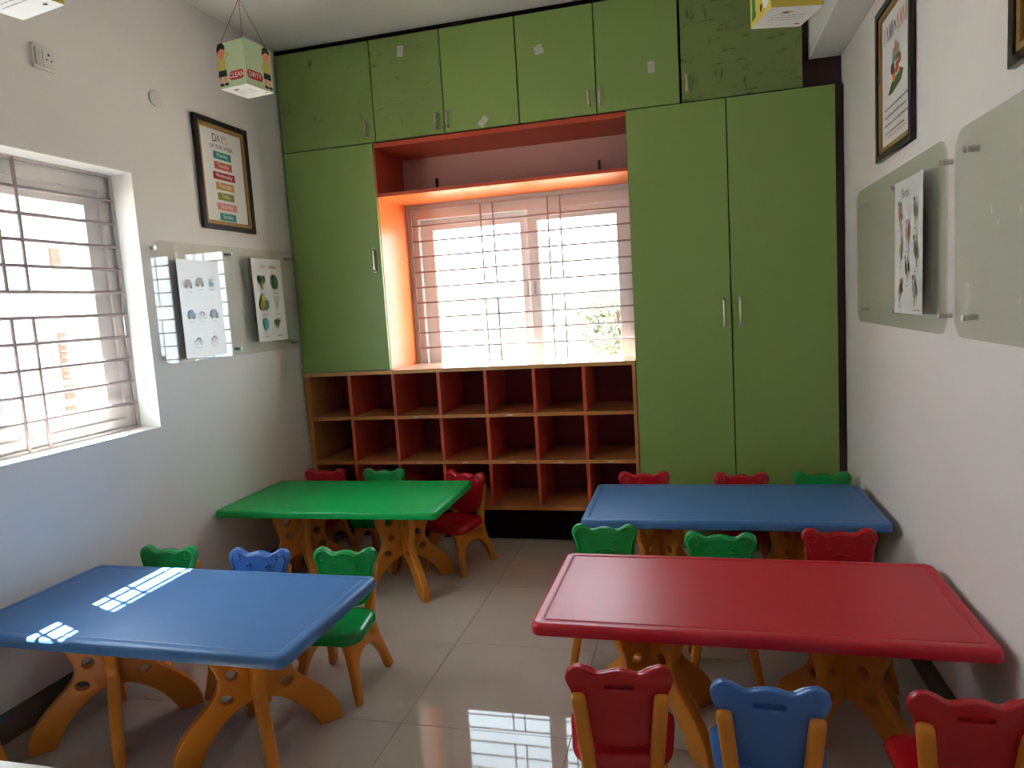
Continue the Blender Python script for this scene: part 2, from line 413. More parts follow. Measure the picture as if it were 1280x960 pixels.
c, d = cupboard('overhead_cabinet', 'green two-door overhead cabinet with white stickers beside the single corner cabinet', T[1], T[3], ZN, ZT, [(T[1], T[2], GREEN1), (T[2], T[3], GREEN)])
handle(d[0], .972, 2.417, 2.512); handle(d[1], 1.034, 2.417, 2.512)
sticker(d[0], .782, 2.868, -.12); sticker(d[1], 1.242, 2.427, -.75)
c, d = cupboard('overhead_cabinet', 'green two-door overhead cabinet above the right half of the window niche', T[3], T[5], ZN, ZT, [(T[3], T[4], GREEN), (T[4], T[5]-.003, GREEN)])
handle(d[0], 1.835, 2.430, 2.520); handle(d[1], 1.894, 2.430, 2.520)
sticker(d[0], 1.576, 2.762, .2, .042, .05, True); sticker(d[1], 2.166, 2.590, 0)
c, d = cupboard('overhead_cabinet', 'heavily scratched green overhead cabinet with one door beside the ceiling beam', T[5], T[6], ZN, ZT, [(T[5]+.003, T[6], GREEN2)])
handle(d[0], 2.342, 2.438, 2.533)
# tall cupboard left of the window niche: its side lining the niche is orange
c, d = cupboard('wall_cupboard', 'green single-door cupboard standing on the worktop beside the window niche', T[0], XA-.019, ZW+.001, ZN, [(T[0], XA, GREEN)])
box('side_panel', XA-.018, XA, .0185, YB-.004, ZW+.002, ZN-.001, ORANGE, c)['label'] = 'orange laminate side lining the window niche'
handle(d[0], .521, 1.652, 1.787)
c, d = cupboard('wardrobe', 'tall green two-door wardrobe reaching from floor to overhead cabinets', XB, XE, .001, ZN, [(XB, XM, GREEN), (XM, XE, GREEN)])
handle(d[0], 2.494, 1.222, 1.374); handle(d[1], 2.575, 1.222, 1.380)
# filler boards beside wardrobe and under the beam
FILL = mat('dark filler laminate', (.035, .007, .009), .5)
f1 = thing('filler_board', 'dark maroon filler board between wardrobe, wall and ceiling beam', 'filler board')
box('upright', XE+.002, XR-.001, .03, .05, .001, ZN, FILL, f1); box('upper_board', T[6]+.003, XR-.001, .075, .095, ZN+.002, ZC-.002, FILL, f1)
box('corner_gap_shade', XL+.001, T[0]-.001, .025, .045, .21, ZC-.001, DARK, f1); box('ceiling_gap_shade', T[0], 2.903, .03, .05, ZT+.001, ZC-.001, DARK, f1)  # near-black strips stand in for shade in the open gaps
# open niche above the window
n = thing('open_shelf', 'red open display shelf above the window between cupboard and wardrobe', 'shelf')
box('top_panel', XA+.001, XB-.001, .019, YB-.004, 2.362, ZN-.001, RED_LAM, n, bevel=.001)
sh = box('shelf_board', XA+.001, XB-.001, .001, YB-.014, 2.079, 2.099, ORANGE, n, bevel=.001)
box('edge_band', XA+.002, XB-.002, -.0004, .0009, 2.080, 2.098, RED_LAM, sh)
box('back_panel', XA+.001, XB-.001, YB-.014, YB-.004, 2.100, 2.361, MAUVE, n)
box('side_panel', XA+.0005, XA+.007, .001, YB-.015, 2.100, 2.361, RED_LAM, n)
for hx, hz in ((.80, 2.165), (1.825, 2.165)):
    box('hook', hx-.007, hx+.007, YB-.030, YB-.014, hz, hz+.062, BLACKF, n, bevel=.002)
# worktop
wt = tag(box('worktop', T[0]+.001, XB-.001, -.006, YB-.002, 1.041, ZW, mat('pale worktop', (.72, .52, .36), .22, spec=.5), bevel=.002), 'pale laminate worktop over the cubby shelves under the window', 'worktop')
box('edge_band', T[0]+.002, XB-.002, -.0075, -.0061, 1.043, ZW-.002, TANEDGE, wt)
# cubby shelves 7 x 3
cb = thing('cubby_unit', 'red cubby shelf unit of seven columns and three rows under the worktop', 'shelf unit')
CT, CBOT = 1.040, .210
DX = (XB-.002)/7
box('side_panel', T[0]+.001, .019, 0, YB-.02, CBOT, CT, TAN, cb, bevel=.001); box('side_panel', XB-.021, XB-.002, 0, YB-.02, CBOT, CT, TAN, cb, bevel=.001)
box('bottom_board', .0195, XB-.0215, 0, YB-.02, CBOT, .236, TAN, cb, bevel=.001)
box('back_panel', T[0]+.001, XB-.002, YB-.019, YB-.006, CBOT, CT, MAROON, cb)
shelves = [(.765, .786), (.487, .508)]
for a, b in shelves: box('shelf_board', .0195, XB-.0215, .002, YB-.02, a, b, TAN, cb, bevel=.001)
lv = [.2365, .4865, .5085, .7645, .7865, CT]
for k in range(1, 7):
    x = DX*k
    for q in range(3): box('divider', x-.010, x+.010, 0.0, YB-.0205, lv[2*q], lv[2*q+1], RED_LAM, cb, bevel=.001)
for k, z in ((2, .7755), (4, .7755), (3, .4975), (4, .4975), (5, .4975), (6, .4975), (2, .4975)):
    o = box('name_tag', DX*k+.115, DX*k+.150, .0008, .0019, z-.004, z+.004, mat('dull tag', (.55, .50, .45), .6), cb); o['label'] = 'tiny paper name tag'
for px in (.03, XB/2, XB-.05): box('plinth_block', px, px+.02, .09, YB-.03, .0, CBOT-.001, DARK, cb)
box('plinth', T[0], XB-.0025, .11, .125, 0, CBOT-.001, DARK, cb)

# ------------------------------------------------------------------ tables
ZTOP, TL, TD, PS, FX, FY = .478, 1.22, .607, .2887, .1625, .1739
def table_meshes():
    th = .037; loops = []
    lay = [(.045, ZTOP-th+.002), (.012, ZTOP-th+.002), (.006, ZTOP-th), (.002, ZTOP-th+.002), (0, ZTOP-th+.007), (.0005, ZTOP-.012), (.003, ZTOP-.005), (.008, ZTOP-.001), (.013, ZTOP),
           (.0345, ZTOP), (.0360, ZTOP-.0014), (.0392, ZTOP-.0014), (.0407, ZTOP), (.043, ZTOP), (.060, ZTOP)]
    for i, z in lay: loops.append([(x, y, z) for x, y in rrect(TL-2*i, TD-2*i, max(.030-i*.6, .010), n=6)])
    top = loft(loops)
    h = ZTOP-.0355
    top_e = spline([(.148, h), (.141, .335), (.122, .285), (.119, .240), (.142, .200), (.183, .162), (.236, .108), (.266, .054), (.274, .0)], 4, False)
    low_e = spline([(.194, 0), (.184, .019), (.152, .073), (.105, .122), (.055, .155), (.004, .168)], 4, False)
    legm = plate_mesh([top_e+low_e+[(.004, h)], circle(.073, .271, .0175, 18), circle(.096, .195, .021, 18, .015, .35), circle(.080, .352, .020, 18)], .036, .006, 2)
    return top, legm
TOPM, LEGM = table_meshes()
ang = math.atan2(FY, FX)
LEGS = []
for s in ((1, 1), (-1, 1), (-1, -1), (1, -1)):
    me = LEGM.copy(); a = math.atan2(s[1]*FY, s[0]*FX)
    warp(me, lambda c: Vector((c.x*cos(a)-c.z*sin(a), c.x*sin(a)+c.z*cos(a), c.y))); flip_if(me); me.materials.clear(); me.materials.append(LEG); LEGS.append(me)
def table(label, colour, x, y, rz, sx=1.):
    t = thing('play_table', label, 'table', (x, y, 0), (0, 0, rz), 'moulded plastic classroom tables')
    link('table_top', warp(TOPM.copy(), lambda c: Vector((c.x*sx, c.y, c.z))), TOP[colour], t, True)
    for px in (-PS, PS):
        for me in LEGS:
            o = link('leg', me, None, t, True); o.location = (px, 0, 0)
        o = link('leg_hub', tube([(0, 0, .166), (0, 0, ZTOP-.0355)], .020, 10), LEG, t, True); o.location = (px, 0, 0)
    return t
table('green plastic table on curved amber legs in front of the cubby shelves', 'green', .5660, -.6496, .012, .963)
table('blue plastic table with sunlight stripes across its top under the side window', 'blue', .6074, -1.9936, -.0119)
table('red plastic table on curved amber legs between two rows of chairs', 'red', 2.4593, -1.715, -.010)
table('blue plastic table in front of the green wardrobe behind the red table', 'blue', 2.4483, -.7098, .0061)

# ------------------------------------------------------------------ chairs (front = +Y)
def chair_parts():
    P = {}
    # side frame: rear post, seat rail, two legs as one moulding with a hole
    prof = [(-.190, 0), (-.183, .03), (-.160, .095), (-.139, .16), (-.132, .22), (-.134, .29), (-.143, .37), (-.150, .415), (-.148, .433), (-.136, .442), (-.122, .436), (-.114, .415),
            (-.103, .35), (-.094, .29), (-.088, .228), (-.03, .222), (.04, .222), (.108, .224), (.113, .17), (.122, .08), (.130, .0), (.104, .0), (.088, .08), (.070, .13), (.045, .152),
            (.0, .160), (-.05, .152), (-.095, .120), (-.128, .065), (-.150, 0)]
    fine = []
    N = len(prof)
    sm = spline(prof, 3)
    sm = [(x, max(0, z)) for x, z in sm]
    me = plate_mesh([sm, circle(-.080, .187, .017, 14, .014, .4)], .036, .010, 2)
    for s in (-1, 1):
        m2 = me.copy()
        def fn(c, s=s):
            z = c.y
            off = .082+(.040*(.22-z)/.22 if z < .22 else .020*(z-.22)/.22)
            th = c.z*(1.0 if z > .2 else .78+.22*z/.2)
            return Vector((s*off+th, c.x, z))
        warp(m2, fn); flip_if(m2); P['frame%d' % s] = m2
    # seat
    loops = []
    for i, z in ((.030, .226), (.010, .228), (.002, .236), (0, .246), (.003, .258), (.010, .266), (.022, .2705), (.045, .269), (.08, .266)):
        L = rrect(.272-2*i, .262-2*i, max(.070-i, .02), 0, 0, 6)
        loops.append([(x*(1+.10*(y/.13)) if True else x, y+.008-(.006 if y > .08 else 0), z-(.010*max(0, (y-.04)/.09)**2)) for x, y in L])
    P['seat'] = loft(loops)
    # backrest outline (x, height above seat base)
    half = [(0, .280), (.045, .284), (.078, .296), (.098, .318), (.107, .347), (.113, .385), (.117, .41), (.119, .435), (.127, .455), (.132, .474), (.127, .492), (.113, .504), (.097, .507), (.079, .501), (.062, .490), (.045, .487), (.022, .493), (0, .496)]
    full = half + [(-x, z) for x, z in half[-2:0:-1]]
    ol = spline(full, 3)
    slot = rrect(.070, .014, .006, 0, .452, 3)
    fr = plate_mesh([ol], .016, .007, 3); rr = plate_mesh([ol, slot], .016, .005, 2)
    tilt = lambda z: -.090-.026*(z-.28)/.2
    def place(c, d):
        x, z = c.x, c.y
        return Vector((x, tilt(z)+d+c.z, z))
    warp(fr, lambda c: place(c, .007)); warp(rr, lambda c: place(c, -.004)); flip_if(fr); flip_if(rr)
    P['back'] = join_meshes([fr, rr])
    # relief of the bear face on the front
    rel = []
    def ring(pts, r): rel.append(tube([(x, tilt(z)+.0165, z) for x, z in pts], r, 6, True))
    inner = [(x*.90, .392+(z-.392)*.90) for x, z in ol]
    ring(inner[::2], .0038)
    for s in (-1, 1):
        ring(circle(s*.097, .473, .017, 16), .0036); ring(circle(s*.042, .440, .009, 12), .0042)
    ring(circle(0, .385, .044, 22, .030), .0036); ring(circle(0, .392, .010, 12, .007), .0026)
    mouth = [(x, .372-.012*cos(x/.022*pi/2)) for x in [-.02+.005*i for i in range(9)]]
    rel.append(tube([(x, tilt(z)+.0150, z) for x, z in mouth], .0020, 6))
    P['relief'] = join_meshes(rel)
    # rear cross brace with two holes
    br = plate_mesh([rrect(.16, .050, .012, 0, .196), circle(-.045, .194, .014, 14), circle(.045, .194, .014, 14)], .016, .004, 1)
    warp(br, lambda c: Vector((c.x, -.104+c.z, c.y))); flip_if(br); P['brace'] = br
    return P
CP = chair_parts()
CM = {}
for col in PL:
    CM[col] = {}
    for k, me in CP.items():
        m2 = me.copy(); m2.materials.clear(); m2.materials.append(LEG if k.startswith('frame') or k == 'brace' else PL[col])
        for p in m2.polygons: p.use_smooth = True
        m2.set_sharp_from_angle(angle=radians(50))
        CM[col][k] = m2
def chair(label, col, x0, x1, yb, face, extra=0.):
    """x0..x1: span of the ears; yb: where the top of the back stands; face +1 looks to +Y, -1 to -Y"""
    cx = (x0+x1)/2; rz = (0 if face > 0 else pi)+extra
    back = Vector((0, -.118, 0)); back.rotate(Matrix.Rotation(rz, 3, 'Z'))
    t = thing('bear_chair', label, 'chair', (cx-back.x, yb-back.y, 0), (0, 0, rz), 'small bear-backed classroom chairs')
    def part(nm, k, p=t):
        o = bpy.data.objects.new(nm, CM[col][k]); COL.objects.link(o); o.parent = p; return o
    part('side_frame', 'frame-1'); part('side_frame', 'frame1'); part('seat', 'seat'); b = part('backrest', 'back'); part('bear_relief', 'relief', b); part('cross_brace', 'brace')
    return t
chair('red bear chair behind the green table, closest to the wall corner', 'red', .050, .306, -.185, -1, .03)
chair('green bear chair between two red chairs behind the green table', 'green', .428, .672, -.170, -1, 0)
chair('red bear chair turned askew at the aisle end of the green table', 'red', .955, 1.205, -.250, -1, -.33)
chair('green bear chair behind the sunlit blue table, close to the wall', 'green', .080, .338, -1.538, -1, .04)
chair('blue bear chair between two green chairs behind the sunlit blue table', 'blue', .508, .764, -1.538, -1, .03)
chair('green bear chair at the aisle end of the sunlit blue table, seat showing', 'green', .862, 1.120, -1.500, -1, .04)
chair('blue bear chair in front of the sunlit blue table, beside the wall', 'blue', -.002, .258, -2.578, 1, .06)
chair('green bear chair at the aisle end between red table and blue table', 'green', 1.832, 2.092, -1.155, -1, .03)
chair('green bear chair between a green and a red chair behind the red table', 'green', 2.279, 2.538, -1.226, -1, 0)
chair('red bear chair behind the red table, next to the bare wall', 'red', 2.705, 2.964, -1.160, -1, .05)
chair('red bear chair at the aisle end behind the blue table, before the wardrobe', 'red', 1.930, 2.190, -.262, -1, 0)
chair('red bear chair between a red and a green chair before the wardrobe', 'red', 2.411, 2.668, -.285, -1, 0)
chair('green bear chair behind the blue table, before the wardrobe and next to the wall', 'green', 2.790, 3.046, -.276, -1, 0)
chair('red bear chair seen from behind at the aisle end of the red table', 'red', 2.002, 2.262, -2.270, 1, .10)
chair('blue bear chair seen from behind between two red chairs at the red table', 'blue', 2.351, 2.610, -2.308, 1, -.03)
chair('red bear chair seen from behind at the red table, close to the wall', 'red', 2.772, 3.034, -2.298, 1, -.04)

# teacher's desk, only a corner of its white top is in view
dk = thing('teacher_desk', 'white-topped desk whose edge shows in front of the sunlit blue table', 'desk')
box('desk_top', .25, 1.40, -3.75, -3.100, .690, .720, mat('white desk laminate', (.80, .76, .72), .3), dk, bevel=.004, seg=2)
for lx in (.30, 1.31):
    for ly in (-3.70, -3.19): box('leg', lx, lx+.045, ly, ly+.045, 0, .689, TAN, dk, bevel=.003)
box('apron', .34, 1.31, -3.17, -3.152, .60, .689, TAN, dk)

# ------------------------------------------------------------------ framed posters
def framed(label, rot, loc, w, h, printer, frame_w=.026):
    t = thing('framed_poster', label, 'poster', loc, rot)
    fm = plate_mesh([[(-w/2, 0), (w/2, 0), (w/2, h), (-w/2, h)], [(-w/2+frame_w, frame_w), (-w/2+frame_w, h-frame_w), (w/2-frame_w, h-frame_w), (w/2-frame_w, frame_w)]], .020, .002, 1)
    warp(fm, lambda c: Vector((c.x, c.y, c.z+.011))); link('frame', fm, BLACKF, t)
    g = frame_w; gl = .020
    gm = plate_mesh([[(-w/2+g, g), (w/2-g, g), (w/2-g, h-g), (-w/2+g, h-g)], [(-w/2+g+gl, g+gl), (-w/2+g+gl, h-g-gl), (w/2-g-gl, h-g-gl), (w/2-g-gl, g+gl)]], .012, .001, 1)
    warp(gm, lambda c: Vector((c.x, c.y, c.z+.0075))); link('inner_lip', gm, GOLD, t)['label'] = 'gold inner lip'
    sm = boxes_mesh([(-w/2+g, w/2-g, g, h-g, .001, .004)]); link('sheet', sm, PAPER, t)
    printer(t, w-2*(g+gl), h-2*(g+gl), Matrix.Translation((0, h/2, .004)))
    return t
def days_print(t, w, h, M):
    p = Print()
    for ch, x, c in zip('DAYS', (-.052, -.020, .012, .043), ('black', 'grey', 'coral', 'gold')): p.text(ch, .060, x, h*.405, INK[c], .85)
    p.text('OF THE WEEK', .030, 0, h*.315, INK['black'], 1.0)
    p.build('title', t, M)
    names = [('Monday', 'teal', .145), ('Tuesday', 'coral', .145), ('Wednesday', 'red', .180), ('Thursday', 'gold', .150), ('Friday', 'olive', .135), ('Saturday', 'pink', .165), ('Sunday', 'teal', .135)]
    for k, (d, c, bw) in enumerate(names):
        y = h*.225-k*h*.112
        q = Print(); q.poly([(-bw/2, y-.019), (bw/2, y-.019), (bw/2, y+.019), (-bw/2, y+.019)], INK[c]); q.text(d, .030, 0, y+.002, INK['white'], .95)
        q.build('day_banner', t, M)
framed('black and gold framed days-of-the-week poster hanging above the glass board', ROT_L, (XL, LY(-.622), LZ(1.881)), .435, .560, days_print)
def art_print(t, w, h, M):
    p = Print(); rng = random.Random(3)
    # painted title: letter-like brush strokes, grey then pink
    x = -.42*w
    for k, c in enumerate(['grey', 'grey', 'grey', 'grey', 'black', 'pink', 'pink', 'pink', 'brown']):
        y = h*.36; hh = .030 if k != 4 else .018
        p.poly([(x, y-hh), (x+.008, y-hh), (x+.010, y+hh), (x+.002, y+hh)], INK[c])
        if k not in (0, 8): p.poly([(x+.002, y+hh), (x+.024, y-hh), (x+.030, y-hh), (x+.010, y+hh)], INK[c])
        if k in (2, 6): p.poly([(x+.022, y-hh), (x+.029, y-hh), (x+.031, y+hh), (x+.024, y+hh)], INK[c])
        x += .0365
    p.build('title', t, M)
    q = Print()
    q.poly([(-.11, -.055), (-.06, -.02), (.07, .0), (.10, -.01), (.07, -.04), (-.05, -.06)], INK['ground'])
    for i in range(14): q.poly(circle(-.055+.125*rng.random(), -.01+.05*rng.random(), .012+.012*rng.random(), 9), INK[rng.choice(['rust', 'coral', 'brown', 'skin', 'white'])])
    for i in range(8): q.poly([(-.05+.014*i, .045), (-.04+.014*i, .045), (-.043+.012*i, .075+.02*rng.random())], INK[rng.choice(['green', 'teal', 'leaf'])])
    q.poly(circle(.0, .090, .018, 12), INK['skin']); q.poly(circle(.03, .085, .015, 12), INK['pale']); q.poly(circle(-.03, .085, .014, 12), INK['pale']); q.poly(circle(.0, .105, .012, 12), INK['pink'])
    q.build('picture', t, M)
    for k in range(4):
        r = Print(); r.marks(-.40*w, (.40, .36, .44, .28)[k]*w, -.105-.030*k, .008, INK['grey'], rng); r.build('verse_line', t, M)
    r = Print(); r.marks(-.3*w, .35*w, -h/2+.03, .006, INK['pink'], rng)
    r.build('small_print', t, M)
framed('black framed story poster with bright picture and verse above the bird sheet', ROT_R, (XR, -.935, 1.880), .480, .570, art_print)
def leaf_print(t, w, h, M):
    p = Print(); rng = random.Random(9)
    p.poly([(-w/2, -h/2), (w/2, -h/2), (w/2, h/2), (-w/2, h/2)], INK['gold'])
    p.poly(rrect(w*.8, h*.8, .02), INK['olive'])
    p.build('picture', t, M)
framed('black framed poster with ochre sheet above the larger bare glass board', ROT_R, (XR, -2.19, 1.880), .470, .560, leaf_print)

# ------------------------------------------------------------------ glass boards on standoffs
def glass_board(label, rot, loc, w, h, offs, m, lean=0.):
    t = thing('glass_board', label, 'glass board', loc, rot)
    me = plate_mesh([rrect(w, h, .060, 0, h/2, 6)], .005)
    warp(me, lambda c: Vector((c.x, c.y, c.z+.030+lean*c.x))); link('glass_pane', me, m, t)
    for x, y in offs:
        q = lean*x; a = tube([(x, y, .0005), (x, y, .0270+q)], .0085, 12); b = tube([(x, y, .0330+q), (x, y, .0385+q)], .0095, 12)
        link('standoff', join_meshes([a, b]), STEEL, t, True)
    return t
LB0, LB1 = LY(-1.225), LY(-.060)
lc = (LB0+LB1)/2
glass_board('clear glass board holding vehicle and vegetable sheets beside the side window', ROT_L, (XL, lc, LZ(1.236)), LB1-LB0, .565, [(LY(y)-lc, z) for y in (-1.200, -.672, -.128) for z in (.032, .530)], BOARD, .028)
rc = -.990
glass_board('greenish glass board carrying the bird sheet, next to the wardrobe', ROT_R, (XR, rc, 1.237), 1.180, .568, [(-(y-rc), z) for y in (-.482, -1.004, -1.530) for z in (.056, .506)], BOARD_F)
rc2 = -2.240
b2 = glass_board('bare greenish glass board with faint smudges beside the bird board', ROT_R, (XR, rc2, 1.237), 1.180, .568, [(-(y-rc2), z) for y in (-1.730, -2.250, -2.770) for z in (.056, .506)], BOARD_F)

for y, z, w_, h_, r_ in ((-1.909, 1.564, .013, .024, .3), (-1.949, 1.533, .014, .016, -.4), (-1.759, 1.383, .010, .008, .2), (-2.071, 1.546, .013, .018, .1), (-2.074, 1.342, .016, .012, -.2)):
    p = Print(); p.poly([((-(y-rc2))+a*cos(r_)-b*sin(r_), z-1.237+a*sin(r_)+b*cos(r_)) for a, b in ((-w_/2, -h_/2), (w_*.3, -h_*.5), (w_/2, -h_*.1), (w_*.35, h_/2), (-w_*.2, h_*.4), (-w_*.45, h_*.1))], INK['tape'])
    p.build('tape_residue', b2, Matrix.Translation((0, 0, .0328)))
def sheet(label, rot, loc, w, h, printer, curl=.0):
    t = thing('picture_sheet', label, 'sheet', loc, rot)
    n = 6; vs = []; fs = []
    for s, dz in ((0, 0), (1, .0006)):
        for i in range(n+1):
            u = -w/2+w*i/n; z = curl*abs(i/n-.5)**2*4
            vs += [(u, 0, z+dz), (u, h, z*.6+dz)]
    k = 2*(n+1)
    for i in range(n):
        a = 2*i; fs += [(a, a+1, a+3, a+2), (k+a, k+a+2, k+a+3, k+a+1)]
    fs += [(0, 2*n, k+2*n, k)[:4]] if False else []
    me = pydata(vs, fs); link('paper', me, PAPER2, t)
    printer(t, w, h, Matrix.Translation((0, h/2, .0006+curl*.9+.0004)))
    return t
def veg(t, w, h, M):
    p = Print(); rng = random.Random(5)
    p.text('LEAFY', .024, -.040, h*.40, INK['pink'], .9); p.text('GREENS', .024, .048, h*.40, INK['coral'], .9); p.build('title', t, M)
    def cap(x, y): 
        q = Print(); q.marks(x-.022, x+.022, y, .005, INK['grey'], rng); return q
    L, Rr = -.062, .064
    q = Print(); y = h*.22
    q.poly(circle(L-.012, y+.012, .020, 12, .024, .4), INK['leaf']); q.poly(circle(L+.014, y+.010, .018, 12, .024, -.4), INK['green']); q.poly([(L-.006, y), (L+.006, y), (L+.012, y-.040), (L-.008, y-.042)], INK['lime']); q.marks(L-.022, L+.022, y-.066, .005, INK['grey'], rng); q.build('vegetable_picture', t, M)
    q = Print(); q.poly(circle(Rr, y, .030, 18, .042, .25), INK['leaf']); q.poly(circle(Rr+.004, y, .010, 12, .030, .25), INK['green']); q.marks(Rr-.022, Rr+.022, y-.066, .005, INK['grey'], rng); q.build('vegetable_picture', t, M)
    q = Print(); y = -h*.04
    q.poly(circle(L, y+.016, .022, 14, .034), INK['lime']); q.poly(circle(L-.016, y-.012, .026, 14, .030, .5), INK['olive']); q.poly(circle(L+.018, y-.012, .026, 14, .030, -.5), INK['green']); q.poly(circle(L, y+.002, .008, 10, .022), INK['gold']); q.marks(L-.022, L+.022, y-.066, .005, INK['grey'], rng); q.build('vegetable_picture', t, M)
    q = Print()
    for k in range(9):
        a = -.6+.15*k; q.poly([(Rr, y-.04), (Rr+.003, y-.04), (Rr+.045*sin(a)+.003, y+.045*cos(a)), (Rr+.045*sin(a), y+.045*cos(a))], INK['pale'])
    q.marks(Rr-.018, Rr+.022, y-.066, .005, INK['grey'], rng); q.build('vegetable_picture', t, M)
    q = Print(); y = -h*.29
    q.poly([(L+.02*cos(2*pi*k/18)*(1+.18*(k % 2)), y+.032*sin(2*pi*k/18)*(1+.12*(k % 2))) for k in range(18)], INK['teal']); q.poly([(L-.002, y-.03), (L+.002, y-.03), (L+.001, y-.048), (L-.002, y-.048)], INK['green']); q.marks(L-.015, L+.018, y-.072, .005, INK['grey'], rng); q.build('vegetable_picture', t, M)
    q = Print()
    for k, a in enumerate((-.9, -.45, .0, .4, .8)):
        q.poly([(Rr-.01, y-.035), (Rr-.005+.02*sin(a), y-.01+.02*cos(a)), (Rr+.048*sin(a), y+.040*cos(a)-.004), (Rr-.014+.018*sin(a), y-.005+.02*cos(a))], INK['leaf' if k % 2 else 'ground'])
    q.marks(Rr-.026, Rr+.030, y-.072, .005, INK['grey'], rng); q.build('vegetable_picture', t, M)
sheet('white sheet of six leafy vegetable pictures hung on the clear glass board', ROT_L, (XL+.0445, LY(-.395), LZ(1.292)), .285, .459, veg, .012)
def vehicles(t, w, h, M):
    rng = random.Random(11)
    def veh(x, y, c, kind):
        q = Print()
        if kind == 'heli':
            q.poly([(x-.03, y+.020), (x+.03, y+.020), (x+.03, y+.017), (x-.03, y+.017)], INK[c]); q.poly([(x-.003, y+.018), (x+.003, y+.018), (x+.003, y), (x-.003, y)], INK[c]); q.poly(circle(x, y-.006, .020, 12, .012), INK[c])
        elif kind == 'car':
            q.poly(rrect(.056, .020, .006, x, y), INK[c]); q.poly(rrect(.034, .020, .007, x, y+.014), INK[c])
            for s in (-1, 1): q.poly(circle(x+s*.017, y-.012, .008, 10), INK['haze'])
        elif kind == 'bike':
            for s in (-1, 1):
                for r in range(8): a = 2*pi*r/8; q.poly(circle(x+s*.018+.013*cos(a), y-.006+.013*sin(a), .0026, 6), INK['haze'])
            q.poly([(x-.018, y-.006), (x-.004, y+.014), (x+.012, y+.014), (x+.018, y-.006), (x+.014, y-.006), (x+.009, y+.010), (x-.002, y+.010), (x-.014, y-.006)], INK['haze'])
        q.marks(x-.016, x+.016, y-.036, .004, INK['mist'], rng)
        q.build('vehicle_picture', t, M)
    for k, kind, c, y in ((0, 'car', 'mist', .115), (1, 'car', 'mist', .125), (2, 'heli', 'vsky', .125)): veh((-.085, .0, .085)[k], y, c, kind)
    for k, kind, c in ((0, 'car', 'vsky'), (1, 'bike', 'mist'), (2, 'car', 'vsky')): veh((-.085, -.01, .085)[k], -.03, c, kind)
    for k, x in enumerate((-.055, .065)): veh(x, -.155, 'grey', 'bike')
sheet('white sheet of faint blue vehicle pictures hung on the clear glass board', ROT_L, (XL+.0325, LY(-.942), LZ(1.252)), .306, .468, vehicles, .004)
def birds(t, w, h, M):
    p = Print(); p.text('Birds', .042, -.02, h*.39, INK['black'], 1.); p.build('title', t, M)
    rng = random.Random(4)
    def bird(x, y, s, c, c2, lean, tall):
        q = Print(); R = lambda px, py: (x+s*(px*cos(lean)-py*sin(lean)), y+s*(px*sin(lean)+py*cos(lean)))
        q.poly([R(*v) for v in spline([(0, .030*tall), (.012, .012), (.011, -.010), (.002, -.026), (-.008, -.018), (-.012, .004)], 3)], INK[c])
        q.poly([R(*v) for v in circle(.001, .033*tall, .0085, 10)], INK[c2]); q.poly([R(.008, .034*tall), R(.017, .031*tall), R(.008, .029*tall)], INK['gold'])
        q.poly([R(-.002, -.018), R(.006, -.018), R(.000, -.048), R(-.006, -.046)], INK[c2])
        for k in (-.003, .005): q.poly([R(k, -.020), R(k+.0015, -.020), R(k+.0015, -.034), R(k, -.034)], INK['brown'])
        q.marks(x-.012, x+.014, y-s*.060, .005, INK['grey'], rng)
        q.build('bird_picture', t, M)
    bird(-.095, .115, 1.0, 'rust', 'black', .2, 1.1); bird(.085, .110, 1.0, 'brown', 'black', .15, 1.1); bird(-.010, .045, 1.1, 'rust', 'brown', 0, 1.0)
    bird(-.090, -.010, 1.0, 'lime', 'pale', -.2, 1.2); bird(.090, -.020, 1.15, 'black', 'black', .3, 1.2); bird(-.015, -.075, 1.0, 'black', 'grey', .25, 1.2)
    bird(-.095, -.145, 1.0, 'brown', 'rust', -.25, 1.0); bird(.070, -.145, 1.2, 'grey', 'black', .2, 1.0)
    q = Print(); q.marks(.08, .14, -h/2+.012, .005, INK['grey'], rng); q.build('small_print', t, M)
sheet('white bird picture sheet hung on the greenish glass board near the wardrobe', ROT_R, (XR-.0400, -1.248, 1.292), .324, .455, birds, .008)

# ------------------------------------------------------------------ wall plates
s = thing('wall_socket', 'white square switch and three-pin socket plate high on the wall above the window', 'socket', (XL, LY(-1.652), LZ(2.390)), ROT_L)
me = plate_mesh([rrect(.098, .090, .006, 0, .045)], .012, .003, 2); warp(me, lambda c: Vector((c.x, c.y, c.z+.0062))); link('plate', me, PLATE, s, True)
me = plate_mesh([rrect(.022, .066, .004, -.030, .045)], .008, .002); warp(me, lambda c: Vector((c.x, c.y, c.z+.0135+c.x*.0))); link('rocker_switch', me, mat('rocker', (.60, .58, .53), .4), s)
me = plate_mesh([rrect(.050, .066, .006, .018, .045)], .005, .0015); warp(me, lambda c: Vector((c.x, c.y, c.z+.0130))); sk = link('socket_face', me, PLATE, s)
p = Print()
for x, y, r in ((.018, .060, .0050), (.007, .040, .0036), (.029, .040, .0036)): p.poly(circle(x, y, r, 10), INK['black'])
p.build('socket_holes', s, Matrix.Translation((0, 0, .0154)))
s = thing('round_plate', 'round white blank cover plate on the wall above the day poster', 'cover plate', (XL, LY(-1.069), LZ(2.402)), ROT_L)
me = plate_mesh([circle(0, .035, .035, 32)], .010, .003, 2); warp(me, lambda c: Vector((c.x, c.y, c.z+.0052))); link('plate', me, PLATE, s, True)
me = tube([(0, .035, .0102), (0, .035, .0118)], .004, 10); link('screw', me, STEEL, s, True)

